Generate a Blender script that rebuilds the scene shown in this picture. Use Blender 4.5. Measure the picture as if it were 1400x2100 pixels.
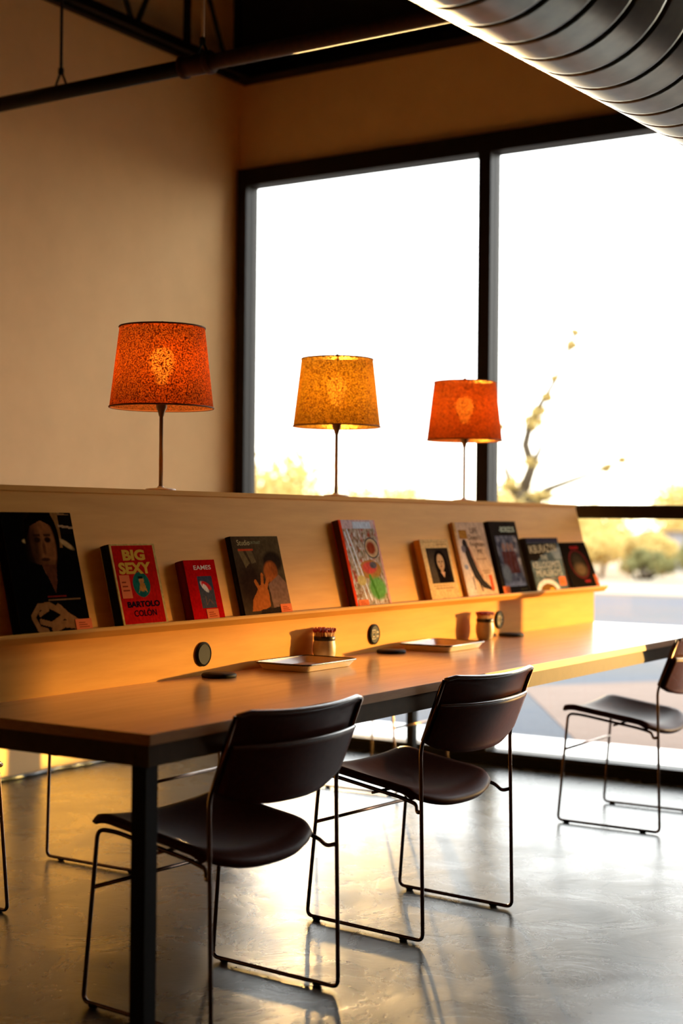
import bpy, bmesh, math, random
import numpy as np
from mathutils import Vector, Matrix
random.seed(7)
rng = np.random.default_rng(5)
S = bpy.context.scene
for o in list(bpy.data.objects): bpy.data.objects.remove(o)

# ------------------------------------------------------------------ camera
cam = bpy.data.cameras.new('camera'); co = bpy.data.objects.new('camera', cam)
S.collection.objects.link(co); S.camera = co
F = 3000.0
up = Vector((.0097, 1, 16/F)).normalized()                 # world up seen in camera space (right, up, forward)
Xc = Vector(((2620-700)/F, (1050-1085)/F, 1)); Xc = (Xc - up*Xc.dot(up)).normalized()
Yc = -up.cross(Xc)
if Yc.x > 0: Yc = -Yc
R = Matrix((Xc, Yc, up))                                    # world = R @ (right, up, forward)
r_, u_, f_ = R.col[0], R.col[1], R.col[2]
M = Matrix((( r_[0], u_[0], -f_[0], 0), (r_[1], u_[1], -f_[1], 0), (r_[2], u_[2], -f_[2], 1.2), (0, 0, 0, 1)))
co.matrix_world = M
cam.sensor_fit = 'VERTICAL'; cam.sensor_height = 36; cam.lens = 36*F/2100
cam.clip_start = .05; cam.clip_end = 2000
cam.dof.use_dof = True; cam.dof.focus_distance = 4.25; cam.dof.aperture_fstop = 1.9

# ------------------------------------------------------------------ light
w = bpy.data.worlds.new('sky'); S.world = w; w.use_nodes = True
nt = w.node_tree; bg = nt.nodes['Background']
tc = nt.nodes.new('ShaderNodeTexCoord'); sp = nt.nodes.new('ShaderNodeSeparateXYZ'); rp = nt.nodes.new('ShaderNodeValToRGB')
nt.links.new(tc.outputs['Generated'], sp.inputs[0]); nt.links.new(sp.outputs['Z'], rp.inputs[0]); nt.links.new(rp.outputs[0], bg.inputs[0])
e = rp.color_ramp.elements
e[0].position = 0.0; e[0].color = (1.0, .86, .62, 1)
e[1].position = .5; e[1].color = (.90, .95, 1.0, 1)
m_ = e.new(.09); m_.color = (1.0, .97, .92, 1)
bg.inputs[1].default_value = 5.4

def sun(name, direction_to_sun, energy, color, angle):
    l = bpy.data.lights.new(name, 'SUN'); l.energy = energy; l.color = color; l.angle = math.radians(angle)
    o = bpy.data.objects.new(name, l); S.collection.objects.link(o)
    o.rotation_euler = Vector(direction_to_sun).to_track_quat('Z', 'Y').to_euler(); return o
AZ = math.radians(33.8); EL = math.radians(3.7)
sun('sun', (math.cos(AZ)*math.cos(EL), math.sin(AZ)*math.cos(EL), math.sin(EL)), 5.0, (1, .60, .22), .6)
# added spot standing in for reflected sun: flat warm beam through lower panes
gl_ = bpy.data.lights.new('added_glint_spot', 'SPOT'); gl_.energy = 22000; gl_.color = (1, .56, .14); gl_.shadow_soft_size = .12
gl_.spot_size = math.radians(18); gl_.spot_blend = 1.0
go = bpy.data.objects.new('added_glint_spot', gl_); S.collection.objects.link(go)
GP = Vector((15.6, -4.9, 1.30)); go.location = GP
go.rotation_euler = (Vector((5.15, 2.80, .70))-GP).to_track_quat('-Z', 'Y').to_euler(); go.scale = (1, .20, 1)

g2 = bpy.data.lights.new('added_wall_spot', 'SPOT'); g2.energy = 42000; g2.color = (1, .62, .12); g2.shadow_soft_size = .08  # second added spot, aimed low for the warm patch on the left wall
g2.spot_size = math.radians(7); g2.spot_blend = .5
o2 = bpy.data.objects.new('added_wall_spot', g2); S.collection.objects.link(o2); o2.location = (15.6, -5.3, .95)
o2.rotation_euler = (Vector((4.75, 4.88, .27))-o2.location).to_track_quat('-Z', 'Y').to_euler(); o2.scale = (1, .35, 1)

S.view_settings.view_transform = 'Standard'; S.view_settings.look = 'None'
S.view_settings.gamma = 1; S.view_settings.exposure = 0.3; S.view_settings.use_curve_mapping = False

# ------------------------------------------------------------------ helpers
def lin(c):
    return tuple((x/255/12.92 if x/255 <= .04045 else ((x/255+.055)/1.055)**2.4) for x in c)
class N:
    """small node helper"""
    def __init__(s, name):
        s.m = bpy.data.materials.new(name); s.m.use_nodes = True; s.t = s.m.node_tree
        s.b = s.t.nodes['Principled BSDF']; s.out = s.t.nodes['Material Output']
    def n(s, kind, **kw):
        x = s.t.nodes.new('ShaderNode'+kind)
        for k, v in kw.items():
            if hasattr(x, k): setattr(x, k, v)
            else: x.inputs[k.replace('_', ' ')].default_value = v
        return x
    def l(s, a, b): s.t.links.new(a, b)
def mat(name, col, rough=.5, metal=0, spec=.5, coat=0, noise=0, scale=20, bump=0, stretch=None, c2=None, rvar=0):
    q = N(name); b = q.b
    b.inputs['Base Color'].default_value = (*col, 1); b.inputs['Roughness'].default_value = rough
    b.inputs['Metallic'].default_value = metal; b.inputs['Specular IOR Level'].default_value = spec
    b.inputs['Coat Weight'].default_value = coat; b.inputs['Coat Roughness'].default_value = .15
    if noise or bump or c2 or rvar:
        t = q.n('TexCoord'); mp = q.n('Mapping'); q.l(t.outputs['Object'], mp.inputs[0])
        mp.inputs['Scale'].default_value = stretch or (1, 1, 1)
        nz = q.n('TexNoise', Scale=scale, Detail=6.0, Roughness=.6); q.l(mp.outputs[0], nz.inputs['Vector'])
        mx = q.n('MixRGB'); r = q.n('ValToRGB'); q.l(nz.outputs['Fac'], r.inputs[0])
        r.color_ramp.elements[0].position = .32; r.color_ramp.elements[1].position = .68
        c2 = c2 or tuple(c*(1-noise) for c in col)
        mx.inputs[1].default_value = (*col, 1); mx.inputs[2].default_value = (*c2, 1)
        q.l(r.outputs[0], mx.inputs[0]); q.l(mx.outputs[0], b.inputs['Base Color'])
        if rvar:
            mr = q.n('MapRange'); mr.inputs[3].default_value = rough-rvar; mr.inputs[4].default_value = rough+rvar
            q.l(nz.outputs['Fac'], mr.inputs[0]); q.l(mr.outputs[0], b.inputs['Roughness'])
        if bump:
            bp = q.n('Bump', Strength=bump, Distance=.01); q.l(nz.outputs['Fac'], bp.inputs['Height']); q.l(bp.outputs[0], b.inputs['Normal'])
    return q.m

def link(name, me, m=None, parent=None, loc=None):
    o = bpy.data.objects.new(name, me); S.collection.objects.link(o)
    if m and me is not None and not me.materials: me.materials.append(m)
    if parent: o.parent = parent
    if loc: o.location = loc
    return o
def tag(o, label=None, cat=None, group=None, kind=None):
    if label: o['label'] = label
    if cat: o['category'] = cat
    if group: o['group'] = group
    if kind: o['kind'] = kind
    return o
def thing(name, label, cat, loc=(0, 0, 0), rz=0, group=None, kind=None):
    o = bpy.data.objects.new(name, None); o.empty_display_size = .05; S.collection.objects.link(o)
    o.location = loc; o.rotation_euler.z = rz
    return tag(o, label, cat, group, kind)
def structure(o): o['kind'] = 'structure'; return o
def bm_obj(name, bm, m, parent=None, smooth=False, bevel=0, loc=None):
    if bevel:
        bmesh.ops.bevel(bm, geom=[e for e in bm.edges if len(e.link_faces) == 2 and e.calc_face_angle(0) > .6], offset=bevel, segments=2, affect='EDGES', profile=.6)
    bmesh.ops.recalc_face_normals(bm, faces=bm.faces)
    me = bpy.data.meshes.new(name); bm.to_mesh(me); bm.free()
    if smooth: me.polygons.foreach_set('use_smooth', [True]*len(me.polygons))
    return link(name, me, m, parent, loc)
def add_box(bm, a, b):
    x0, y0, z0 = a; x1, y1, z1 = b
    v = [bm.verts.new(p) for p in ((x0,y0,z0),(x1,y0,z0),(x1,y1,z0),(x0,y1,z0),(x0,y0,z1),(x1,y0,z1),(x1,y1,z1),(x0,y1,z1))]
    for f in ((0,3,2,1),(4,5,6,7),(0,1,5,4),(1,2,6,5),(2,3,7,6),(3,0,4,7)): bm.faces.new([v[i] for i in f])
def box(name, a, b, m, parent=None, bevel=0):
    bm = bmesh.new(); add_box(bm, a, b); return bm_obj(name, bm, m, parent, bevel=bevel)
def add_prism(bm, prof, x0, x1):
    """profile of (y, z) pairs run along X"""
    A = [bm.verts.new((x0, y, z)) for y, z in prof]; B = [bm.verts.new((x1, y, z)) for y, z in prof]
    n = len(prof); bm.faces.new(A); bm.faces.new(B[::-1])
    for i in range(n): bm.faces.new((A[i], B[i], B[(i+1) % n], A[(i+1) % n]))
def fillet(pts, rad, seg=6):
    P = [Vector(p) for p in pts]; out = [P[0]]
    for i in range(1, len(P)-1):
        a, b, c = P[i-1], P[i], P[i+1]; d1 = (a-b); d2 = (c-b)
        r = min(rad, d1.length*.45, d2.length*.45); p1 = b+d1.normalized()*r; p2 = b+d2.normalized()*r
        for k in range(seg+1):
            t = k/seg; out.append(p1*(1-t)**2 + b*2*t*(1-t) + p2*t*t)
    out.append(P[-1]); return out
def add_tube(bm, pts, r, n=8, close=False):
    P = [Vector(p) for p in pts]; rings = []
    T0 = (P[1]-P[0]).normalized(); up_ = Vector((0, 0, 1)) if abs(T0.z) < .9 else Vector((1, 0, 0))
    nrm = T0.cross(up_).normalized()
    rr = r if hasattr(r, '__len__') else [r]*len(P)
    for i, p in enumerate(P):
        T = (P[min(i+1, len(P)-1)]-P[max(i-1, 0)]).normalized()
        nrm = (nrm - T*nrm.dot(T)).normalized(); b = T.cross(nrm)
        rings.append([bm.verts.new(p + (nrm*math.cos(a)+b*math.sin(a))*rr[i]) for a in [2*math.pi*k/n for k in range(n)]])
    for A, B in zip(rings, rings[1:]):
        for k in range(n): bm.faces.new((A[k], A[(k+1) % n], B[(k+1) % n], B[k]))
    bm.faces.new(rings[0][::-1]); bm.faces.new(rings[-1])
def tube(name, pts, r, m, parent=None, n=8):
    bm = bmesh.new(); add_tube(bm, pts, r, n); return bm_obj(name, bm, m, parent, smooth=True)
def add_lathe(bm, prof, n=32, c=(0, 0, 0)):
    rings = []
    for r, z in prof:
        if r < 1e-6: rings.append([bm.verts.new((c[0], c[1], c[2]+z))])
        else: rings.append([bm.verts.new((c[0]+r*math.cos(2*math.pi*k/n), c[1]+r*math.sin(2*math.pi*k/n), c[2]+z)) for k in range(n)])
    for A, B in zip(rings, rings[1:]):
        for k in range(n):
            a, b, c_, d = A[k % len(A)], A[(k+1) % n % len(A)], B[(k+1) % n % len(B)], B[k % len(B)]
            q = []
            for v in (a, b, c_, d):
                if v not in q: q.append(v)
            if len(q) > 2: bm.faces.new(q)
def lathe(name, prof, m, parent=None, n=32, smooth=True, loc=None):
    bm = bmesh.new(); add_lathe(bm, prof, n); return bm_obj(name, bm, m, parent, smooth=smooth, loc=loc)
def dup(root, loc=None, rz=None, label=None):
    r = root.copy(); S.collection.objects.link(r)
    if loc is not None: r.location = loc
    if rz is not None: r.rotation_euler.z = rz
    if label: r['label'] = label
    for ch in list(root.children):
        c = ch.copy(); S.collection.objects.link(c); c.parent = r
        for g in list(ch.children):
            d = g.copy(); S.collection.objects.link(d); d.parent = c
    return r

# ------------------------------------------------------------------ materials
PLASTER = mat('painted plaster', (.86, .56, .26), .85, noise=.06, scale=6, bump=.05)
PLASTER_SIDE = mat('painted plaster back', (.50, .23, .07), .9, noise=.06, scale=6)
CEIL = mat('dark painted deck', (.012, .008, .005), .85, noise=.2)
STEEL = mat('black painted steel', (.009, .007, .006), .55, spec=.15, noise=.3, scale=30)
FRAME = mat('dark window aluminium', (.014, .009, .006), .5, spec=.22, noise=.15)
RUST = mat('reddish oxide pipe paint', (.045, .012, .005), .62, spec=.2, noise=.5, scale=40)
WOOD = mat('birch plywood', (.80, .37, .07), .55, noise=.0, c2=(.70, .31, .055), scale=3.2, stretch=(1.0, 9, 9), bump=.03, spec=.04)
TABLE = mat('oiled wood worktop', (.50, .24, .09), .32, c2=(.36, .17, .07), scale=3, stretch=(1, 10, 6), spec=.8, coat=.7, rvar=.04)
EDGE = mat('worktop edge', (.55, .27, .09), .4, c2=(.45, .2, .06), scale=14, stretch=(1, 3, 14), spec=.4)
APRON = mat('brown steel apron', (.085, .048, .018), .5, metal=.0, spec=.15, noise=.2, scale=30)
CHROME = mat('brushed steel rod', (.16, .10, .075), .25, metal=1, noise=.15, scale=60)
LEATHER = mat('dark brown chair vinyl', (.085, .022, .014), .40, noise=.2, scale=60, bump=.04, spec=.12)
PIPING = mat('chair shell edge', (.15, .09, .075), .22, spec=.8, coat=1.0, noise=.1)  # glossy edge; the lighter colour carries part of its highlight
BLACK = mat('black plastic', (.012, .011, .010), .6, spec=.12, noise=.1)
CERAMIC = mat('speckled stoneware', (.62, .50, .32), .4, noise=.15, scale=90)
BAND = mat('black glaze band', (.02, .015, .012), .35, noise=.1)
MATCHW = mat('pale match wood', (.72, .42, .2), .6, noise=.1)
MATCHR = mat('red match heads', (.45, .03, .015), .5, noise=.1)
ENAMEL = mat('cream enamel', (.80, .66, .48), .25, noise=.06, scale=30, coat=.4)
RIM = mat('dark enamel rim', (.02, .014, .012), .25, coat=.3, noise=.1)
PAGES = mat('paper page block', (.75, .62, .42), .8, noise=.2, scale=200, stretch=(1, 40, 1))
BRASS = mat('lamp stem metal', (.30, .19, .10), .3, metal=.9, noise=.1)
BASEM = mat('white lamp foot', (.75, .68, .58), .4, noise=.05)
DUCT = mat('galvanised duct', (.17, .165, .14), .30, metal=.95, c2=(.09, .095, .09), scale=6, bump=.04, rvar=.05)
SEAM = mat('duct seam', (.05, .05, .045), .5, metal=.6, noise=.2)

def concrete():
    q = N('polished concrete'); b = q.b
    t = q.n('TexCoord'); O = t.outputs['Object']
    n1 = q.n('TexNoise', Scale=.9, Detail=9.0, Roughness=.68); q.l(O, n1.inputs['Vector'])
    n2 = q.n('TexNoise', Scale=4.2, Detail=10.0, Roughness=.7, Distortion=.7); q.l(O, n2.inputs['Vector'])
    r = q.n('ValToRGB'); q.l(n1.outputs['Fac'], r.inputs[0])
    el = r.color_ramp.elements; el[0].position = .3; el[0].color = (.008, .007, .005, 1); el[1].position = .72; el[1].color = (.060, .050, .033, 1)
    mx = q.n('MixRGB', blend_type='OVERLAY'); mx.inputs[0].default_value = .75
    q.l(r.outputs[0], mx.inputs[1])
    r2 = q.n('ValToRGB'); q.l(n2.outputs['Fac'], r2.inputs[0]); r2.color_ramp.elements[0].position = .3; r2.color_ramp.elements[1].position = .7
    q.l(r2.outputs[0], mx.inputs[2])
    # hairline cracks: edges of a distorted Voronoi, kept only in patches
    nd = q.n('TexNoise', Scale=2.2, Detail=7.0); q.l(O, nd.inputs['Vector'])
    va = q.n('VectorMath', operation='MULTIPLY_ADD'); va.inputs[1].default_value = (.45, .45, 0)
    q.l(nd.outputs['Color'], va.inputs[0]); q.l(O, va.inputs[2])
    vo = q.n('TexVoronoi', feature='DISTANCE_TO_EDGE', Scale=.75); q.l(va.outputs[0], vo.inputs['Vector'])
    cr = q.n('MapRange'); cr.inputs[1].default_value = 0; cr.inputs[2].default_value = .006; cr.inputs[3].default_value = 1; cr.inputs[4].default_value = 0
    q.l(vo.outputs['Distance'], cr.inputs[0])
    nm = q.n('TexNoise', Scale=3.1, Detail=3.0); q.l(O, nm.inputs['Vector'])
    mm = q.n('MapRange'); mm.inputs[1].default_value = .45; mm.inputs[2].default_value = .5; q.l(nm.outputs['Fac'], mm.inputs[0])
    ml = q.n('Math', operation='MULTIPLY'); q.l(cr.outputs[0], ml.inputs[0]); q.l(mm.outputs[0], ml.inputs[1])
    m3 = q.n('MixRGB'); q.l(ml.outputs[0], m3.inputs[0]); q.l(mx.outputs[0], m3.inputs[1]); m3.inputs[2].default_value = (.012, .01, .008, 1)
    q.l(m3.outputs[0], b.inputs['Base Color'])
    mr = q.n('MapRange'); mr.inputs[3].default_value = .14; mr.inputs[4].default_value = .42; q.l(n2.outputs['Fac'], mr.inputs[0])
    q.l(mr.outputs[0], b.inputs['Roughness'])
    bp = q.n('Bump', Strength=.22, Distance=.01); q.l(n2.outputs['Fac'], bp.inputs['Height']); q.l(bp.outputs[0], b.inputs['Normal'])
    b.inputs['Specular IOR Level'].default_value = .5
    return q.m
CONC = concrete()

def glass():
    q = N('window glass'); q.t.nodes.remove(q.b)
    tr = q.n('BsdfTransparent'); tr.inputs[0].default_value = (.97, .985, .98, 1)
    gl = q.n('BsdfGlossy'); gl.inputs['Roughness'].default_value = .01
    fr = q.n('Fresnel', IOR=1.35); mx = q.n('MixShader')
    q.l(fr.outputs[0], mx.inputs[0]); q.l(tr.outputs[0], mx.inputs[1]); q.l(gl.outputs[0], mx.inputs[2]); q.l(mx.outputs[0], q.out.inputs[0]); return q.m
GLASS = glass()

def shade_mat(name, col, tcol, hole):
    q = N(name); q.t.nodes.remove(q.b)
    t = q.n('TexCoord'); O = t.outputs['Object']
    n1 = q.n('TexNoise', Scale=240.0, Detail=1.0, Roughness=.5); q.l(O, n1.inputs['Vector'])
    n2 = q.n('TexNoise', Scale=260.0, Detail=1.0); q.l(O, n2.inputs['Vector'])
    m = q.n('MapRange'); m.inputs[1].default_value = .38; m.inputs[2].default_value = .64; q.l(n1.outputs['Fac'], m.inputs[0])
    c = q.n('MixRGB'); c.inputs[1].default_value = (*[x*.06 for x in tcol], 1); c.inputs[2].default_value = (*tcol, 1); q.l(m.outputs[0], c.inputs[0])
    df = q.n('BsdfDiffuse'); df.inputs[0].default_value = (*col, 1)
    tl = q.n('BsdfTranslucent'); q.l(c.outputs[0], tl.inputs[0])
    mx = q.n('MixShader'); mx.inputs[0].default_value = .62; q.l(df.outputs[0], mx.inputs[1]); q.l(tl.outputs[0], mx.inputs[2])
    tr = q.n('BsdfRefraction'); tr.inputs[0].default_value = (1, .50, .10, 1); tr.inputs['Roughness'].default_value = .5; tr.inputs['IOR'].default_value = 1.18
    h = q.n('MapRange'); h.inputs[1].default_value = .40; h.inputs[2].default_value = .66; h.inputs[3].default_value = 0; h.inputs[4].default_value = hole
    q.l(n1.outputs['Fac'], h.inputs[0])
    m2 = q.n('MixShader'); q.l(h.outputs[0], m2.inputs[0]); q.l(mx.outputs[0], m2.inputs[1]); q.l(tr.outputs[0], m2.inputs[2])
    q.l(m2.outputs[0], q.out.inputs[0]); return q.m
SHADE = shade_mat('rust linen shade', (.36, .13, .045), (.40, .062, .005), .018)
SHADE_GLOW = shade_mat('sun-glow tinted linen shade', (.50, .27, .06), (.50, .23, .013), .018)  # yellow of the sun flare put into this shade's colour
def emit(name, col, s):
    q = N(name); q.t.nodes.remove(q.b); x = q.n('Emission'); x.inputs[0].default_value = (*col, 1); x.inputs[1].default_value = s
    q.l(x.outputs[0], q.out.inputs[0]); return q.m
BULB = emit('glowing bulb', (1, .48, .12), 60)

# ------------------------------------------------------------------ room shell
WX = 6.525; LY = 4.88; CZ = 4.4
structure(box('floor', (-5, -4, -.04), (WX+.14, LY+.2, 0), CONC))
structure(box('ceiling', (-5, -4, CZ), (WX+.3, LY+.2, CZ+.15), CEIL))
structure(box('wall_left', (-5, LY, 0), (WX+.02, LY+.2, CZ), PLASTER))
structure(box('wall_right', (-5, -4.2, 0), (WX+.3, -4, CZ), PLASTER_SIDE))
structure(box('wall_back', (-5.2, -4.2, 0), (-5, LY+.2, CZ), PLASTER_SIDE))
bm = bmesh.new()
add_box(bm, (WX, -4, 3.13), (WX+.10, LY+.2, 3.70))           # plaster above the window head
add_box(bm, (WX, -4, 0), (WX+.10, .30, 3.13))                # solid wall right of the glazing
add_box(bm, (WX, 4.86, 0), (WX+.10, LY+.2, 3.13))
structure(bm_obj('wall_front', bm, PLASTER))
structure(box('trim_1', (WX-.005, -4, 3.70), (WX+.10, LY, CZ), CEIL))     # dark wall band above the steel angle

win = structure(thing('window_1', None, None, (0, 0, 0)))
Y0, Y1 = .30, 4.86; ZB, ZT = 0.0, 3.13
FX0, FX1 = WX-.035, WX+.075
box('head_rail', (FX0, Y0, 3.035), (FX1, Y1, ZT), FRAME, win, .004)
box('sill_rail', (FX0, Y0, 0.0), (FX1, Y1, .066), FRAME, win, .004)
box('kick_plate', (FX0-.012, Y0, 0.0), (FX0, Y1, .05), BLACK, win)
MUL = [(4.795, 4.86), (3.295, 3.365), (1.80, 1.87), (.30, .37)]
for a, b in MUL: box('mullion', (FX0, a, .066), (FX1, b, 3.035), FRAME, win, .004)
bays = [(1.87, 3.295), (3.365, 4.795), (.37, 1.80)]
for a, b in bays:
    box('transom_bar', (FX0+.002, a, 1.218), (FX1-.01, b, 1.282), FRAME, win, .003)
    box('glass_pane', (WX+.02, a, 1.282), (WX+.026, b, 3.035), GLASS, win)
    box('glass_pane', (WX+.02, a, .066), (WX+.026, b, 1.218), GLASS, win)

# steel angle along the head wall, joist, pipe
be = thing('steel_angle', 'black steel ledger angle along the top of the window wall', 'beam', (0, 0, 0))
box('web', (WX-.012, -4, 3.60), (WX-.002, 4.84, 3.70), STEEL, be)
box('flange', (WX-.115, -4, 3.60), (WX-.012, 4.84, 3.612), STEEL, be)
box('top_flange', (WX-.115, -4, 3.69), (WX-.012, 4.84, 3.702), STEEL, be)
for i in range(3): box('gusset', (WX-.11, 4.80-i*2.2, 3.612), (WX-.012, 4.81-i*2.2, 3.69), STEEL, be)

jo = thing('roof_joist', 'dark open-web steel joist running beside the left wall', 'joist', (0, 0, 0))
for s in (-1, 1):
    bm = bmesh.new(); add_box(bm, (-4.9, 4.75+s*.022-.003, 3.585), (6.36, 4.75+s*.022+.003, 3.645)); add_box(bm, (-4.9, 4.75+min(s*.022, s*.06), 3.585), (6.36, 4.75+max(s*.022, s*.06), 3.591))
    bm_obj('bottom_chord', bm, STEEL, jo)
    box('top_chord', (-4.9, 4.75+s*.03-.02, 4.33), (6.5, 4.75+s*.03+.02, 4.395), STEEL, jo)
xx = 6.25; k = 0
while xx > 2.2:
    a = (xx, 4.75, 3.60 if k % 2 == 0 else 4.36); b = (xx-.38, 4.75, 4.36 if k % 2 == 0 else 3.60)
    tube('web_rod', [a, b], .014, STEEL, jo, 6); xx -= .38; k += 1
for x in (6.33, 5.9): box('web_post', (x-.014, 4.735, 3.62), (x+.014, 4.765, 4.36), STEEL, jo)

PX, PZ = 4.5, 2.975
pi = thing('sprinkler_pipe', 'dark horizontal pipe hung below the roof on threaded rods', 'pipe', (0, 0, 0))
tube('pipe_run', [(PX, 4.87, PZ), (PX, 3.605, PZ)], .031, STEEL, pi, 20)
tube('pipe_run', [(PX, 3.545, PZ), (PX, -3.99, PZ)], .031, RUST, pi, 20)
cp = tube('coupling', [(PX, 3.625, PZ), (PX, 3.52, PZ)], .040, RUST, pi, 20)
for y in (3.635, 3.51): tube('coupling_lip', [(PX, y-.009, PZ), (PX, y+.009, PZ)], .046, RUST, cp, 20)
for y, mm in ((4.292, STEEL), (3.545, BRASS), (1.2, STEEL)):  # warmer metal on the middle rod puts its orange light into colour
    hg = tube('hanger_rod', [(PX, y, PZ+.085), (PX, y, CZ-.005)], .0065, mm, pi, 8)
    tube('hanger_loop', fillet([(PX, y-.0, PZ+.09), (PX-.0, y-.03, PZ+.03), (PX, y-.032, PZ-.0)], .02), .005, STEEL, hg)
    tube('hanger_loop', fillet([(PX, y+.0, PZ+.09), (PX-.0, y+.03, PZ+.03), (PX, y+.032, PZ-.0)], .02), .005, STEEL, hg)
    tube('rod_nut', [(PX, y, PZ+.075), (PX, y, PZ+.10)], .012, STEEL, hg, 6)
    tube('beam_clamp', [(PX, y, CZ-.05), (PX, y, CZ-.002)], .03, STEEL, hg, 8)

# round duct
DR = .256; dc = Vector((3.6, 1.635-.588*DR, 2.389+.809*DR)); dd = Vector((.9984, -.057, 0)).normalized()
duct = thing('round_duct', 'large round galvanised air duct with ring seams crossing top right corner', 'duct', tuple(dc), math.atan2(dd.y, dd.x))
SP = .148
def ring_section():
    bm = bmesh.new(); n = 64; prof = []
    for i in range(9):
        t = (0, .03, .1, .3, .5, .7, .9, .97, 1)[i]; prof.append((DR - (.004 if i in (0, 8) else 0), .004+t*(SP-.008)))
    rings = [[bm.verts.new((x, r*math.cos(2*math.pi*k/n), r*math.sin(2*math.pi*k/n))) for k in range(n)] for r, x in prof]
    for A, B in zip(rings, rings[1:]):
        for k in range(n): bm.faces.new((A[k], A[(k+1) % n], B[(k+1) % n], B[k]))
    return bm
sec = bm_obj('duct_section', ring_section(), DUCT, duct, smooth=True)
bm = bmesh.new(); add_tube(bm, [(-.006, 0, 0), (.006, 0, 0)], DR-.006, 64); seam = bm_obj('seam_ring', bm, SEAM, duct, smooth=False)
i0 = -int(5.0/SP); i1 = int(2.7/SP)
for i in range(i0, i1):
    a = sec if i == i0 else sec.copy(); b = seam if i == i0 else seam.copy()
    if i != i0:
        S.collection.objects.link(a); S.collection.objects.link(b)
    a.location.x = i*SP; b.location.x = i*SP
for x in (-3.0, .0, 2.0):
    st = tube('hanger_strap', [(x, DR*math.cos(a), DR*math.sin(a)) for a in [math.radians(q) for q in range(0, 181, 12)]], .006, STEEL, duct, 6)
    for s in (-1, 1): tube('strap_rod', [(x, s*DR, 0), (x, s*DR, CZ-dc.z)], .005, STEEL, st, 6)

# ------------------------------------------------------------------ table and divider
TX0, TX1, TY0, TY1, TZ = 2.40, 6.335, 2.015, 3.645, .74
tb = thing('communal_table', 'long wooden communal table with brown steel apron and square black legs', 'table', (0, 0, 0))
bm = bmesh.new(); add_box(bm, (TX0, TY0, TZ-.024), (TX1, TY1, TZ)); 
top = bm_obj('worktop', bm, TABLE, tb, bevel=.0015)
box('edge_band', (TX0+.001, TY0-.0015, TZ-.0235), (TX1-.001, TY0+.0005, TZ-.0012), EDGE, top)
box('edge_band', (TX0-.0015, TY0+.001, TZ-.0235), (TX0+.0005, TY1-.001, TZ-.0012), EDGE, top)
az0, az1 = .668, TZ-.0242
box('apron', (TX0+.008, TY0+.008, az0), (TX1-.008, TY0+.045, az1), APRON, tb, .002)
box('apron', (TX0+.008, TY1-.045, az0), (TX1-.008, TY1-.008, az1), APRON, tb, .002)
box('end_apron', (TX0+.008, TY0+.046, az0), (TX0+.045, TY1-.046, az1), APRON, tb, .002)
box('end_apron', (TX1-.045, TY0+.046, az0), (TX1-.008, TY1-.046, az1), APRON, tb, .002)
for x in (TX0+.005, TX1-.045):
    for y in (TY0+.012, TY1-.052):
        box('leg', (x, y, 0.004), (x+.040, y+.040, az0), STEEL, tb, .002)

PY, LZ0, LZ1, TOPY, TOPZ = 2.655, .884, .903, 2.752, 1.268
DX0, DX1 = 2.42, 6.315
CY = 2.83
dv = thing('book_divider', 'long plywood divider on the table with slanted faces and a narrow book ledge', 'divider', (0, 0, 0))
def both(fn):
    fn(lambda y: y); fn(lambda y: 2*CY-y)
for sgn in (0, 1):
    g = (lambda y: y) if sgn == 0 else (lambda y: 2*CY-y)
    def prism(name, prof, x0, x1, m=WOOD, bev=.001):
        bm = bmesh.new(); add_prism(bm, [(g(y), z) for y, z in prof], x0, x1); return bm_obj(name, bm, m, dv, bevel=bev)
    prism('lower_panel', [(PY, TZ), (PY+.018, TZ), (PY+.018, LZ0), (PY, LZ0)], DX0, DX1)
    sl = (TOPY-PY)/(TOPZ-LZ1)
    prism('slanted_panel', [(PY, LZ1), (PY+.018, LZ1), (TOPY+.018, TOPZ), (TOPY, TOPZ)], DX0, DX1)
    prism('book_ledge', [(PY-.064, LZ1-.001), (PY-.064, LZ1+.005), (PY-.058, LZ1+.008), (PY-.055, LZ1), (PY+.02, LZ1), (PY+.02, LZ0), (PY-.045, LZ0)], DX0, DX1+.012)
bm = bmesh.new(); add_box(bm, (DX0, TOPY-.004, TOPZ), (DX1+.002, 2*CY-TOPY+.004, TOPZ+.014)); bm_obj('top_board', bm, WOOD, dv, bevel=.001)
for x in (DX0+.001, DX1-.019):
    bm = bmesh.new(); add_prism(bm, [(PY+.019, TZ+.001), (2*CY-PY-.019, TZ+.001), (2*CY-PY-.019, LZ1), (2*CY-TOPY-.02, TOPZ-.001), (TOPY+.02, TOPZ-.001), (PY+.019, LZ1)], x, x+.018)
    bm_obj('end_panel', bm, WOOD, dv)
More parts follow.
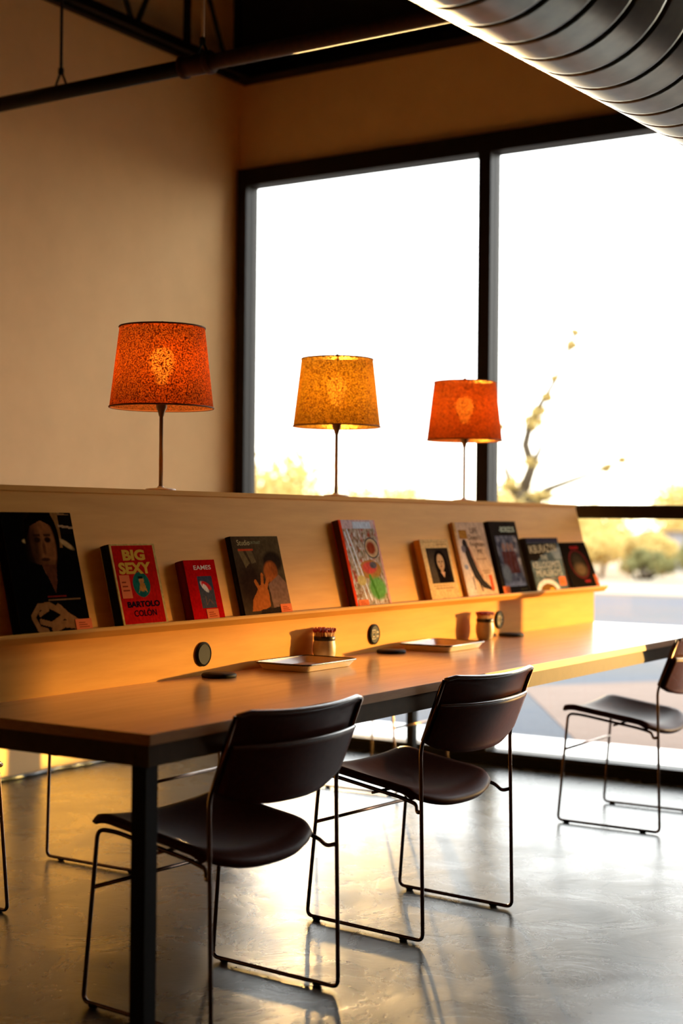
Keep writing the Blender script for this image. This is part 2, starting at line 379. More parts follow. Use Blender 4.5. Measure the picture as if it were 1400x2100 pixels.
# sockets in the lower panel
for i, x in enumerate((3.400, 4.362, 5.334)):
    bm = bmesh.new(); add_lathe(bm, [(0, 0), (.034, 0), (.036, .002), (.036, .006), (.030, .010), (.030, .0085), (0, .0085)], 32)
    ot = bm_obj('power_outlet', bm, BLACK, dv, smooth=False); ot.rotation_euler = (math.radians(90), 0, 0); ot.location = (x, PY+.001, .802)
    if i == 0: ot['label'] = 'round black power outlet with a closed face'; 
    else:
        sock = mat('outlet slots', (.35, .22, .10), .5, noise=.05) if i == 1 else sock
        bm = bmesh.new()
        for (a, b, c, d) in ((-.017, -.013, .001, .013), (-.017, -.013, -.001+0, -.0)): pass
        def fr(x0, y0, x1, y1, t=.0016):
            add_box(bm, (x0, y0, .0086), (x1, y0+t, .0100)); add_box(bm, (x0, y1-t, .0086), (x1, y1, .0100))
            add_box(bm, (x0, y0+t, .0086), (x0+t, y1-t, .0100)); add_box(bm, (x1-t, y0+t, .0086), (x1, y1-t, .0100))
        fr(-.021, -.016, .002, .016)
        add_box(bm, (-.016, .004, .0086), (-.014, .011, .0100)); add_box(bm, (-.008, .004, .0086), (-.006, .011, .0100)); add_box(bm, (-.013, -.010, .0086), (-.008, -.005, .0100))
        fr(.008, .004, .020, .010); fr(.008, -.010, .020, -.004)
        bm_obj('socket_slots', bm, sock, ot)
# grommet discs on the worktop
gl = ['black round cable cover on worktop below the nearest outlet, left of the trays', 'black round cable cover on worktop between the two enamel trays', 'black round cable cover on worktop right of the farther match jar']
for i, (x, y) in enumerate(((3.395, 2.590), (4.375, 2.590), (5.320, 2.590))):
    g0 = lathe('cable_cover', [(0, 0), (.048, 0), (.051, .002), (.051, .008), (.047, .011), (0, .012)], BLACK, None, 40, loc=(x, y, TZ))
    tag(g0, gl[i], 'cable cover', 'cable covers on the worktop')

# ------------------------------------------------------------------ chairs
def shell(bm, fn, nu, nv, th):
    """solid sheet: fn(u, v) -> (point, normal)"""
    A = [[None]*(nv+1) for _ in range(nu+1)]; B = [[None]*(nv+1) for _ in range(nu+1)]
    for i in range(nu+1):
        for j in range(nv+1):
            u = -1+2*i/nu; v = j/nv; p = Vector(fn(u, v)); eps = 1e-3
            du = Vector(fn(min(1, u+eps), v))-Vector(fn(max(-1, u-eps), v)); dv_ = Vector(fn(u, min(1, v+eps)))-Vector(fn(u, max(0, v-eps)))
            n = du.cross(dv_); n = n.normalized() if n.length > 1e-12 else Vector((0, 0, 1))
            A[i][j] = bm.verts.new(p+n*th/2); B[i][j] = bm.verts.new(p-n*th/2)
    for i in range(nu):
        for j in range(nv):
            bm.faces.new((A[i][j], A[i+1][j], A[i+1][j+1], A[i][j+1])); bm.faces.new((B[i][j], B[i][j+1], B[i+1][j+1], B[i+1][j]))
    for i in range(nu):
        bm.faces.new((A[i][0], B[i][0], B[i+1][0], A[i+1][0])); bm.faces.new((A[i][nv], A[i+1][nv], B[i+1][nv], B[i][nv]))
    for j in range(nv):
        bm.faces.new((A[0][j], A[0][j+1], B[0][j+1], B[0][j])); bm.faces.new((A[nu][j], B[nu][j], B[nu][j+1], A[nu][j+1]))
def seat_fn(u, v):
    # plan: rounded rear corners, nearly straight front
    k = 1-v
    half = .222*(1 - .95*max(0, k-.72)**2)
    y = -.200 + .390*v
    if v < .3: y += .050*(abs(u)**3)*(1-v/.3)         # rear edge bows backwards in the middle
    if v > .8: y += .010*(1-abs(u)**2)*(v-.8)/.2
    x = u*half
    z = .404 + .050*v + .020*abs(u)**2.0 - .022*(1-u*u)*math.sin(math.pi*min(1, v*1.05))
    if v < .16: z -= .030*((.16-v)/.16)**2*(1-.5*abs(u)**4)     # rear lip rolls down
    if v > .88: z -= .010*((v-.88)/.12)**2
    if abs(u) > .93: z -= .012*((abs(u)-.93)/.07)**2
    return (x, y, z-.004)
def back_pt(u, z):
    t = (z-.50)/.26
    yr = -.198 - .085*max(0, min(1, (z-.545)/.22))**1.0
    return (u*.236, yr - .040*(1-u*u)*(1-.15*t), z)
def back_fn(u, v):
    zb = .528 + .045*abs(u)**3; zt = .762 - .012*(1-u*u) - .010*max(0, abs(u)-.85)/.15
    z = zb+(zt-zb)*v; p = back_pt(u, z)
    off = .010*max(0, (v-.86)/.14)**2
    return (p[0], p[1]+.004-off, p[2])
def cover_fn(u, v):
    zb = .526 + .045*abs(u)**3; zt = .676 - .006*(1-u*u); z = zb+(zt-zb)*v; p = back_pt(u*.985, z)
    return (p[0], p[1]-.013-.004*v, p[2])
def edge_line(u): 
    p = cover_fn(u, 1.0); return (p[0], p[1]-.001, p[2]+.003)
def make_chair(label, loc, rz):
    t = thing('stacking_chair', label, 'chair', loc, rz, 'steel rod chairs around the communal table')
    bm = bmesh.new(); shell(bm, seat_fn, 34, 26, .017); st = bm_obj('seat', bm, LEATHER, t, smooth=True)
    bm = bmesh.new(); add_tube(bm, [tuple(Vector(seat_fn(u/20, 1.0))) for u in range(-20, 21)], .0075, 8)
    bm_obj('seat_edge', bm, PIPING, st, smooth=True)
    bm = bmesh.new(); shell(bm, back_fn, 24, 16, .009); bk = bm_obj('backrest', bm, LEATHER, t, smooth=True)
    bm = bmesh.new(); add_tube(bm, [tuple(Vector(back_fn(u/20, 1.0))) for u in range(-20, 21)], .0065, 8)
    bm_obj('backrest_edge', bm, PIPING, bk, smooth=True)
    bm = bmesh.new(); shell(bm, cover_fn, 24, 12, .007); cv = bm_obj('back_cover', bm, LEATHER, t, smooth=True)
    bm = bmesh.new(); add_tube(bm, [edge_line(u/20) for u in range(-20, 21)], .0048, 8)
    bm_obj('cover_edge', bm, PIPING, cv, smooth=True)
    for s in (-1, 1):
        x = s*.240; r = .0056
        lp = fillet([(x, -.283, .752), (x, -.205, .552), (x, -.218, .0085), (x-s*.003, .208, .0085), (x-s*.010, .170, .436), (x-s*.026, .120, .432), (x-s*.030, -.120, .398), (x-s*.028, -.172, .386), (x-s*.012, -.186, .366), (x-s*.001, -.205, .372)], .022)
        bm = bmesh.new(); add_tube(bm, lp, r, 8); bm_obj('side_frame', bm, CHROME, t, smooth=True)
        bm = bmesh.new()
        for yy in (-.15, .17): add_tube(bm, [(x, yy-.012, .0055), (x, yy+.012, .0055)], .0055, 8)
        bm_obj('glide', bm, BLACK, t)
    tube('stretcher', [(-.230, .181, .292), (.230, .181, .292)], .0056, CHROME, t)
    tube('stretcher', [(-.220, -.02, .402), (.220, -.02, .402)], .0045, CHROME, t)
    return t
ch = make_chair('near chair with dark brown seat, first on camera side beside the black table leg', (2.925, 2.247, 0), math.radians(-4.5))
dup(ch, (3.886, 2.228, 0), math.radians(-5.5), 'middle chair with dark brown seat, second on camera side, its sunlit seat edge glowing')
dup(ch, (5.650, 2.215, 0), 0, 'chair at far right in front of the window, its seat reflecting cool daylight')
dup(ch, (2.955, 3.435, 0), math.pi, 'far-side chair at the left frame edge, only one leg and seat corner showing')
dup(ch, (4.030, 3.425, 0), math.pi, 'far-side chair whose sled runner shows just left of the near table leg')
dup(ch, (5.735, 3.425, 0), math.pi, 'chair on the far side of the table, legs seen against the window sill')

# ------------------------------------------------------------------ lamps
def lamp(label, x, y, sm, rot):
    t = thing('table_lamp', label, 'lamp', (x, y, TOPZ+.014), rot, 'table lamps along the divider')
    lathe('base', [(0, 0), (.044, 0), (.046, .002), (.044, .006), (.012, .009), (.008, .014), (0, .014)], BASEM, t)
    lathe('stem', [(0, .010), (.0062, .010), (.0060, .222), (.008, .226), (.011, .238), (.0165, .250), (.0175, .275), (.0165, .315), (0, .318)], BRASS, t, 20)
    z0, z1, r0, r1 = .250, .490, .156, .128
    sh = lathe('lamp_shade', [(r0, z0), (r0-(r0-r1)*.25, z0+(z1-z0)*.25), (r0-(r0-r1)*.5, z0+(z1-z0)*.5), (r0-(r0-r1)*.75, z0+(z1-z0)*.75), (r1, z1)], sm, t, 64)
    for (r, z) in ((r0, z0), (r1, z1)):
        bm = bmesh.new(); pts = [(r*math.cos(2*math.pi*k/64), r*math.sin(2*math.pi*k/64), z) for k in range(65)]; add_tube(bm, pts, .0028, 6); bm_obj('rim_wire', bm, TRIMM, sh, smooth=True)
    for k in range(3):
        a = 2*math.pi*k/3+.4; tube('spider_arm', [(0, 0, z1-.012), (r1*math.cos(a), r1*math.sin(a), z1-.002)], .0016, BRASS, sh, 6)
    lathe('bulb', [(0, .318), (.013, .320), (.014, .338), (.026, .362), (.031, .385), (.027, .408), (.015, .422), (0, .426)], BULB, t, 20)
    tube('harp', [(0, -.0, .316), (0, -.04, .34), (0, -.048, .40), (0, -.03, .46), (0, 0, .478), (0, .03, .46), (0, .048, .40), (0, .04, .34), (0, 0, .316)], .0016, BRASS, t, 6)
    lathe('finial', [(0, .476), (.004, .478), (.004, .492), (.008, .496), (.008, .503), (.003, .510), (0, .511)], BRASS, t, 16)
    return t
TRIMM = mat('shade rim tape', (.25, .09, .03), .8, noise=.1)
lamp('left table lamp with dark rust-orange shade in front of the plain wall', 3.412, 2.83, SHADE, .3)
lamp('middle table lamp with yellow sun glow put into its shade colour', 4.384, 2.83, SHADE_GLOW, 1.1)
lamp('right table lamp with orange shade in front of the window mullion', 5.357, 2.83, SHADE, 2.0)

# ------------------------------------------------------------------ trays and match jars
def tray(label, x0, y0, x1, y1):
    t = thing('enamel_tray', label, 'tray', ((x0+x1)/2, (y0+y1)/2, TZ), 0, 'enamel trays on the worktop')
    hx, hy = (x1-x0)/2, (y1-y0)/2; H = .021
    def loop(ins, z, rc=.022):
        pts = []
        for (cx, cy, a0) in ((hx-ins-rc, hy-ins-rc, 0), (-hx+ins+rc, hy-ins-rc, 90), (-hx+ins+rc, -hy+ins+rc, 180), (hx-ins-rc, -hy+ins+rc, 270)):
            for k in range(7):
                a = math.radians(a0+15*k); pts.append((cx+rc*math.cos(a), cy+rc*math.sin(a), z))
        return pts
    bm = bmesh.new()
    loops = [loop(.016, .001), loop(.004, H-.002), loop(.0, H), loop(.001, H+.0015), loop(.006, H), loop(.018, .003)]
    V = [[bm.verts.new(p) for p in L] for L in loops]; n = len(V[0])
    for A, B in zip(V, V[1:]):
        for k in range(n): bm.faces.new((A[k], A[(k+1) % n], B[(k+1) % n], B[k]))
    bm.faces.new(V[0][::-1]); bm.faces.new(V[-1])
    bm_obj('tray_body', bm, ENAMEL, t)
    bm = bmesh.new(); L = loop(.001, H+.001); add_tube(bm, L+[L[0]], .0028, 6); bm_obj('rolled_rim', bm, RIM, t, smooth=True)
tray('nearer cream enamel tray with dark rolled rim on the worktop', 3.632, 2.440, 3.922, 2.640)
tray('farther cream enamel tray with dark rolled rim, right of middle outlet', 4.495, 2.425, 4.775, 2.636)
def jar(label, x, y, sc):
    t = thing('match_jar', label, 'jar', (x, y, TZ), 0, 'match jars on the worktop')
    lathe('jar_body', [(0, .001), (.026*sc, 0), (.033*sc, .010), (.0375*sc, .030), (.0375*sc, .050), (.0345*sc, .066), (.0335*sc, .072), (.030*sc, .072), (.030*sc, .058), (0, .056)], CERAMIC, t, 36)
    lathe('black_band', [(.0338*sc, .067), (.0352*sc, .068), (.0352*sc, .080), (.0338*sc, .081), (.030*sc, .081), (.030*sc, .067), (.0338*sc, .067)], BAND, t, 36)
    m0 = None
    for k in range(60):
        rr = .0285*sc*math.sqrt((k+.5)/60); a = k*2.39996
        if m0 is None:
            bm = bmesh.new(); add_box(bm, (-.0011, -.0011, 0), (.0011, .0011, .038)); m0 = bm_obj('match_stick', bm, MATCHW, t)
            bm = bmesh.new(); add_lathe(bm, [(0, .035), (.0026, .036), (.0033, .041), (.0022, .0465), (0, .047)], 6); h0 = bm_obj('match_head', bm, MATCHR, m0, smooth=True)
            m, h = m0, h0
        else:
            m = m0.copy(); S.collection.objects.link(m); h = h0.copy(); S.collection.objects.link(h); h.parent = m
        m.location = (rr*math.cos(a), rr*math.sin(a), .060+random.uniform(-.002, .003)); tl_ = .22*rr/.028; m.rotation_euler = (-tl_*math.sin(a)+random.uniform(-.05, .05), tl_*math.cos(a)+random.uniform(-.05, .05), 0)
jar('nearer stoneware jar of red-tipped matches, behind the nearer tray', 3.985, 2.612, 1.0)
jar('farther stoneware jar of red-tipped matches, casting its shadow on the panel', 5.105, 2.600, .95)

# ------------------------------------------------------------------ books
def G(w_, h_):   # grid of u, v (v from the top)
    v, u = np.mgrid[0:h_, 0:w_]; return (u+.5)/w_, (v+.5)/h_
def fill(img, mask, col, a=1.0):
    c = np.array(lin(col)); m = np.clip(mask, 0, 1)[..., None]*a; img[:] = img*(1-m)+c*m
def ell(u, v, cx, cy, rx, ry, soft=.0, rot=0):
    c, s = math.cos(rot), math.sin(rot); x = (u-cx)*c+(v-cy)*s; y = -(u-cx)*s+(v-cy)*c
    d = np.sqrt((x/rx)**2+(y/ry)**2); s_ = max(soft, .04); return np.clip((1-d)/s_+.5, 0, 1)
def rect(u, v, a, b, c, d): return ((u >= a) & (u <= c) & (v >= b) & (v <= d)).astype(float)
def poly(u, v, P):
    inside = np.zeros(u.shape, bool); n = len(P)
    for i in range(n):
        x1, y1 = P[i]; x2, y2 = P[(i+1) % n]
        if y1 == y2: continue
        c = ((y1 > v) != (y2 > v)) & (u < (x2-x1)*(v-y1)/(y2-y1)+x1); inside ^= c
    return inside.astype(float)
def stroke(u, v, P, wd):
    m = np.zeros(u.shape)
    for i in range(len(P)-1):
        a = np.array(P[i]); b = np.array(P[i+1]); d = b-a; t = np.clip(((u-a[0])*d[0]+(v-a[1])*d[1])/(d@d), 0, 1)
        w_ = wd if np.isscalar(wd) else wd[i]+(wd[i+1]-wd[i])*t
        m = np.maximum(m, (np.hypot(u-a[0]-t*d[0], v-a[1]-t*d[1]) < w_).astype(float))
    return m
def blot(shape, n):    # smooth random field 0..1
    a = rng.random((n, n)); h_, w_ = shape; yy = np.linspace(0, n-1.001, h_); xx = np.linspace(0, n-1.001, w_)
    y0 = yy.astype(int); x0 = xx.astype(int); fy = (yy-y0)[:, None]; fx = (xx-x0)[None]
    y1 = np.minimum(y0+1, n-1); x1 = np.minimum(x0+1, n-1)
    return (a[y0][:, x0]*(1-fy)*(1-fx)+a[y1][:, x0]*fy*(1-fx)+a[y0][:, x1]*(1-fy)*fx+a[y1][:, x1]*fy*fx)

def face_portrait(img, u, v, cx, cy, s, skin, dark):
    hair = tuple(int(c*.25) for c in dark)
    fill(img, ell(u, v, cx, cy-.02*s, .30*s, .34*s), hair); hp = poly(u, v, [(cx-.30*s, cy+.02*s), (cx-.26*s, cy-.20*s), (cx, cy-.34*s), (cx+.26*s, cy-.20*s), (cx+.30*s, cy+.02*s), (cx+.20*s, cy-.14*s), (cx+.02*s, cy-.20*s), (cx-.18*s, cy-.14*s)])
    fill(img, ell(u, v, cx, cy+.05*s, .22*s, .30*s, .15), skin)
    fill(img, ell(u, v, cx-.17*s, cy+.06*s, .11*s, .28*s, .9), dark, .85); fill(img, ell(u, v, cx, cy+.26*s, .16*s, .06*s, .9), dark, .5); fill(img, hp, hair)
    for s_ in (-1, 1):
        fill(img, ell(u, v, cx+s_*.09*s, cy+.00*s, .055*s, .028*s, .5), dark)
        fill(img, rect(u, v, cx+s_*.09*s-.06*s, cy-.06*s, cx+s_*.09*s+.06*s, cy-.035*s), dark, .8)
    fill(img, ell(u, v, cx+.01*s, cy+.08*s, .025*s, .07*s, .6), dark, .55)
    fill(img, ell(u, v, cx, cy+.20*s, .075*s, .018*s, .5), dark, .85)
def art_1(u, v, img):      # dark portrait of a man with clasped hands
    fill(img, u > -1, (14, 11, 9))
    fill(img, rect(u, v, .02, .0, .10, .42), (120, 60, 25), .0)
    fill(img, rect(u, v, .70, 0, .80, .30), (150, 100, 50), .9); fill(img, poly(u, v, [(.8, .0), (1, .02), (1, .05), (.8, .03)]), (150, 105, 60))
    fill(img, rect(u, v, .80, .02, 1, .18), (22, 14, 10)); fill(img, poly(u, v, [(.78, .10), (1, .12), (1, .14), (.78, .125)]), (170, 130, 90))
    fill(img, ell(u, v, .86, .27, .10, .025, .5, .4), (185, 140, 85)); fill(img, ell(u, v, .28, .24, .045, .018, .6), (190, 150, 90))
    face_portrait(img, u, v, .52, .23, .82, (140, 82, 42), (45, 24, 14))
    fill(img, poly(u, v, [(.46, .44), (.66, .44), (.64, .56), (.58, .68), (.52, .56)]), (95, 50, 28)); 
    fill(img, poly(u, v, [(.0, .50), (.25, .40), (.45, .44), (.58, .70), (.0, .80)]), (12, 10, 9)); fill(img, poly(u, v, [(1, .42), (.80, .36), (.66, .45), (.60, .70), (1, .82)]), (12, 10, 9))
    fill(img, rect(u, v, .45, .695, .72, .705), (120, 30, 20)); fill(img, rect(u, v, .45, .725, .92, .733), (120, 85, 50))
    for P, w_ in (([(.20, .86), (.30, .78), (.45, .77), (.58, .82)], .028), ([(.20, .86), (.26, .96), (.36, .985)], .03), ([(.30, .90), (.45, .93), (.62, .87)], .024), ([(.58, .80), (.70, .88), (.86, .95)], .04), ([(.46, .97), (.62, .93), (.80, .95)], .03), ([(.30, .84), (.42, .80)], .02)):
        fill(img, stroke(u, v, P, w_), (150, 98, 52)); 
def art_2(u, v, img):
    fill(img, u > -1, (205, 165, 90)); fill(img, rect(u, v, .035, .02, .955, .975), (188, 22, 14))
    fill(img, ell(u, v, .55, .50, .19, .155), (30, 96, 78)); fill(img, ell(u, v, .56, .45, .055, .045, .3), (190, 120, 60))
    fill(img, poly(u, v, [(.50, .40), (.60, .40), (.60, .425), (.50, .425)]), (20, 40, 32))
    fill(img, poly(u, v, [(.46, .60), (.52, .49), (.62, .49), (.66, .60), (.60, .57), (.56, .61), (.51, .57)]), (190, 120, 50))
    fill(img, ell(u, v, .55, .62, .07, .035, .2), (24, 80, 70))
def art_3(u, v, img):
    fill(img, u > -1, (185, 12, 10)); fill(img, rect(u, v, .34, .27, .80, .80), (60, 62, 72)); fill(img, rect(u, v, .34, .50, .80, .80), (74, 70, 72))
    fill(img, ell(u, v, .52, .45, .14, .055, .3, .6), (215, 195, 180)); fill(img, ell(u, v, .58, .43, .16, .055, .3, .35), (200, 40, 40)); fill(img, ell(u, v, .55, .46, .09, .035, .3, .6), (225, 205, 190))
    fill(img, stroke(u, v, [(.5, .62), (.5, .74), (.62, .66), (.70, .74)], .012), (110, 80, 70))
def art_4(u, v, img):
    fill(img, u > -1, (74, 55, 36)); fill(img, ell(u, v, .30, .62, .36, .30, .8), (50, 32, 22)); fill(img, ell(u, v, .95, .1, .5, .5, .9), (92, 72, 44), .7)
    fill(img, poly(u, v, [(.10, .18), (.20, .18), (.30, .34), (.20, .40)]), (120, 95, 58), .8); fill(img, poly(u, v, [(.26, .18), (.38, .18), (.44, .33), (.34, .35)]), (116, 92, 58), .8)
    fill(img, rect(u, v, .11, .155, .42, .185), (196, 70, 34))
    fill(img, ell(u, v, .78, .33, .20, .13, .3), (48, 34, 24)); fill(img, ell(u, v, .70, .46, .15, .13, .3, -.5), (168, 84, 34)); fill(img, ell(u, v, .78, .43, .06, .09, .4), (120, 58, 26), .6)
    fill(img, poly(u, v, [(.60, .62), (.86, .50), (1, .62), (1, .95), (.62, .92)]), (130, 92, 70))
    fill(img, poly(u, v, [(.16, .95), (.22, .80), (.42, .62), (.50, .60), (.58, .70), (.56, .90), (.40, .94)]), (172, 88, 34))
    for P in ([(.46, .66), (.50, .50)], [(.40, .68), (.34, .58)], [(.52, .68), (.60, .56)]): fill(img, stroke(u, v, P, .03), (178, 92, 36))
    fill(img, poly(u, v, [(.30, 1), (.38, .93), (.80, .91), (.82, 1)]), (46, 34, 26))
def art_5(u, v, img):
    fill(img, u > -1, (176, 150, 128)); b = blot(u.shape, 26); c = blot(u.shape, 34); d = blot(u.shape, 18)
    fill(img, np.clip((b-.55)*5, 0, 1), (130, 84, 52), .8); fill(img, np.clip((c-.6)*5, 0, 1), (208, 196, 190), .8); fill(img, np.clip((d-.68)*6, 0, 1), (180, 60, 40), .7); fill(img, np.clip((.3-c)*5, 0, 1), (88, 100, 60), .7)
    fill(img, rect(u, v, .0, .0, .055, 1), (222, 60, 24)); fill(img, rect(u, v, .055, 0, 1, .10), (205, 170, 165))
    fill(img, rect(u, v, .36, .025, .86, .10), (200, 205, 214))
    fill(img, ell(u, v, .76, .33, .20, .125), (84, 76, 72)); fill(img, ell(u, v, .76, .33, .175, .108), (196, 160, 120)); fill(img, ell(u, v, .74, .33, .12, .075, .4), (150, 62, 36))
    fill(img, ell(u, v, .60, .58, .30, .11), (170, 120, 60)); fill(img, ell(u, v, .58, .56, .20, .07, .4), (200, 78, 66)); fill(img, ell(u, v, .70, .53, .10, .04, .4), (90, 84, 90))
    for P in ([(.10, .15), (.34, .92)], [(.18, .12), (.46, .92)]): fill(img, stroke(u, v, P, .018), (214, 210, 214))
    fill(img, ell(u, v, .70, .80, .24, .13, .4), (100, 150, 74)); fill(img, ell(u, v, .30, .70, .12, .06, .3), (202, 176, 110)); fill(img, stroke(u, v, [(.55, .66), (.66, .90)], .03), (80, 130, 50))
    fill(img, rect(u, v, .95, 0, 1, 1), (220, 150, 140), .8)
def art_6(u, v, img):
    fill(img, u > -1, (214, 170, 112)); fill(img, rect(u, v, .14, .14, .92, .72), (46, 36, 30))
    fill(img, ell(u, v, .30, .55, .25, .3, .9)*rect(u, v, .14, .14, .92, .72), (84, 68, 52), .8)
    w_ = rect(u, v, .14, .14, .92, .72)
    fill(img, ell(u, v, .57, .40, .22, .22)*w_, (22, 16, 14)); fill(img, poly(u, v, [(.36, .36), (.80, .36), (.86, .72), (.40, .72)])*w_, (24, 18, 16))
    fill(img, ell(u, v, .57, .38, .125, .135, .2), (190, 148, 108)); fill(img, rect(u, v, .52, .46, .62, .56), (178, 134, 96)); fill(img, poly(u, v, [(.50, .54), (.66, .54), (.60, .64)]), (200, 150, 118))
    for s_ in (-1, 1): fill(img, ell(u, v, .57+s_*.052, .37, .032, .012, .4), (52, 32, 24)); 
    fill(img, ell(u, v, .575, .405, .014, .025, .5), (130, 92, 64), .8); fill(img, ell(u, v, .57, .448, .04, .010, .4), (120, 66, 50))
    for vv, a, b in ((.045, .10, .92), (.085, .55, .92), (.77, .15, .70), (.81, .20, .88), (.85, .55, .75)): fill(img, stroke(u, v, [(a, vv), (b, vv)], .006), (150, 105, 60), .6)
def art_7(u, v, img):      # plain dark diagonal brush shape on a pale cover
    fill(img, u > -1, (206, 166, 134)); fill(img, rect(u, v, 0, 0, .07, 1), (206, 150, 84)); fill(img, ell(u, v, .10, .8, .2, .5, .9), (214, 196, 190), .6)
    fill(img, rect(u, v, .12, .10, .38, .22), (150, 96, 38)); fill(img, rect(u, v, .14, .12, .36, .205), (168, 112, 48))
    fill(img, stroke(u, v, [(.24, .30), (.30, .48), (.40, .68), (.56, .83), (.86, .93)], [.075, .085, .09, .06, .012]), (52, 44, 42))
    fill(img, stroke(u, v, [(.34, .34), (.46, .56), (.62, .76)], .008), (150, 60, 36))
    fill(img, ell(u, v, .17, .36, .07, .05, .3), (112, 100, 104)); fill(img, ell(u, v, .14, .60, .06, .035, .3), (140, 140, 156))
    fill(img, stroke(u, v, [(.42, .74), (.50, .92)], .018), (56, 46, 40)); fill(img, stroke(u, v, [(.28, .74), (.27, .90)], .014), (90, 84, 84))
    for vv, a, b in ((.50, .52, .84), (.66, .62, .86), (.69, .66, .88), (.74, .70, .86)): fill(img, stroke(u, v, [(a, vv), (b, vv)], .006), (120, 84, 60), .6)
    fill(img, rect(u, v, .80, .72, .90, .93), (206, 84, 48))
def art_8(u, v, img):
    fill(img, u > -1, (46, 38, 32)); w_ = rect(u, v, .12, .20, .90, .90); fill(img, w_, (104, 100, 106))
    b = blot(u.shape, 22); c = blot(u.shape, 16)
    fill(img, w_*np.clip((b-.5)*4, 0, 1), (70, 66, 74), .9); fill(img, w_*np.clip((c-.6)*5, 0, 1), (160, 150, 150), .8)
    for cx in (.36, .52, .66): 
        fill(img, w_*ell(u, v, cx, .36, .06, .06, .4), (165, 120, 100)); fill(img, w_*poly(u, v, [(cx-.10, .42), (cx+.10, .42), (cx+.13, .72), (cx-.12, .72)]), (104, 50, 38), .85)
    fill(img, w_*ell(u, v, .28, .72, .16, .12, .5), (130, 130, 128)); fill(img, w_*ell(u, v, .5, .92, .5, .08, .6), (150, 148, 156))
def art_9(u, v, img):
    fill(img, u > -1, (78, 88, 92)); b = blot(u.shape, 14); fill(img, np.clip((b-.5)*3, 0, 1), (112, 126, 132), .7)
    fill(img, rect(u, v, 0, 0, 1, .09), (54, 50, 62)); fill(img, rect(u, v, 0, 0, .05, 1), (28, 22, 20))
    fill(img, poly(u, v, [(.0, .10), (.95, .10), (.90, .22), (.62, .25), (.40, .34), (.25, .44), (.05, .42)]), (34, 28, 24))
    fill(img, poly(u, v, [(.7, .25), (1, .18), (1, .40), (.8, .42)]), (140, 146, 150), .7)
    fill(img, ell(u, v, .40, 1.0, .34, .22), (206, 204, 204)); fill(img, ell(u, v, .40, 1.04, .25, .18), (120, 78, 36)); fill(img, ell(u, v, .50, .975, .07, .03), (226, 168, 50))
def art_10(u, v, img):
    fill(img, u > -1, (26, 20, 16)); d = np.hypot((u-.5)/.32, (v-.48)/.30); fill(img, np.exp(-((d-1)/.06)**2), (104, 30, 32), .8)
    fill(img, ell(u, v, .5, .44, .20, .18, .9), (58, 48, 38), .8); fill(img, ell(u, v, .50, .60, .20, .12, .9), (108, 84, 58), .9)
    fill(img, rect(u, v, .88, .72, 1, 1), (176, 88, 50))
def covermat():
    q = N('printed cover'); a = q.n('VertexColor'); a.layer_name = 'Col'; q.l(a.outputs[0], q.b.inputs['Base Color'])
    q.b.inputs['Roughness'].default_value = .7; q.b.inputs['Specular IOR Level'].default_value = .0; q.b.inputs['Coat Weight'].default_value = .0; q.b.inputs['Coat Roughness'].default_value = .3
    return q.m
COVER = covermat()
TM = {}
def inkm(c):
    if c not in TM: TM[c] = mat('ink %d %d %d' % c, lin(c), .7, noise=.05, spec=.0)
    return TM[c]
def print_sheet(name, W, H, art, parent, res=.0022):
    nu, nv = max(8, int(W/res)), max(8, int(H/res)); u, v = G(nu, nv); img = np.zeros((nv, nu, 3)); art(u, v, img); img *= (.72+.40*blot(u.shape, 40)+.16*blot(u.shape, 9))[..., None]
    me = bpy.data.meshes.new(name)
    xs = np.linspace(0, W, nu+1); zs = np.linspace(H, 0, nv+1)
    X_, Z_ = np.meshgrid(xs, zs); vt = np.stack([X_, np.full_like(X_, -.0006), Z_], -1).reshape(-1, 3)
    i = np.arange(nv)[:, None]*(nu+1)+np.arange(nu)[None]
    fc = np.stack([i+nu+1, i+nu+2, i+1, i], -1).reshape(-1, 4)
    me.vertices.add(len(vt)); me.vertices.foreach_set('co', vt.ravel())
    me.loops.add(fc.size); me.loops.foreach_set('vertex_index', fc.ravel())
    me.polygons.add(len(fc)); me.polygons.foreach_set('loop_start', np.arange(0, fc.size, 4)); me.update()
    ca = me.color_attributes.new('Col', 'FLOAT_COLOR', 'CORNER')
    col = np.ones((len(fc), 4, 4)); col[:, :, :3] = img.reshape(-1, 1, 3); ca.data.foreach_set('color', col.ravel())
    me.validate(); return link(name, me, COVER, parent)
def text(name, s, cx, top, wd, ht, col, parent, rot=0, bold=0, y=-.0012):
    c = bpy.data.curves.new(name, 'FONT'); c.body = s; c.size = 1; c.offset = bold; c.resolution_u = 3
    o = bpy.data.objects.new('tmp', c); S.collection.objects.link(o); dg = bpy.context.evaluated_depsgraph_get()
    me = bpy.data.meshes.new_from_object(o.evaluated_get(dg)); bpy.data.objects.remove(o)
    n = len(me.vertices); a = np.empty(n*3); me.vertices.foreach_get('co', a); a = a.reshape(-1, 3)
    mn, mx = a.min(0), a.max(0); sx = wd/(mx[0]-mn[0]); sz = ht/(mx[1]-mn[1])
    x = (a[:, 0]-(mn[0]+mx[0])/2)*sx; z = (a[:, 1]-(mn[1]+mx[1])/2)*sz
    cr, sr = math.cos(rot), math.sin(rot)
    b = np.stack([cx+x*cr-z*sr, np.full(n, y), top-ht/2+x*sr+z*cr], -1); me.vertices.foreach_set('co', b.ravel()); me.update()
    me.materials.clear(); return link(name, me, inkm(col), parent)
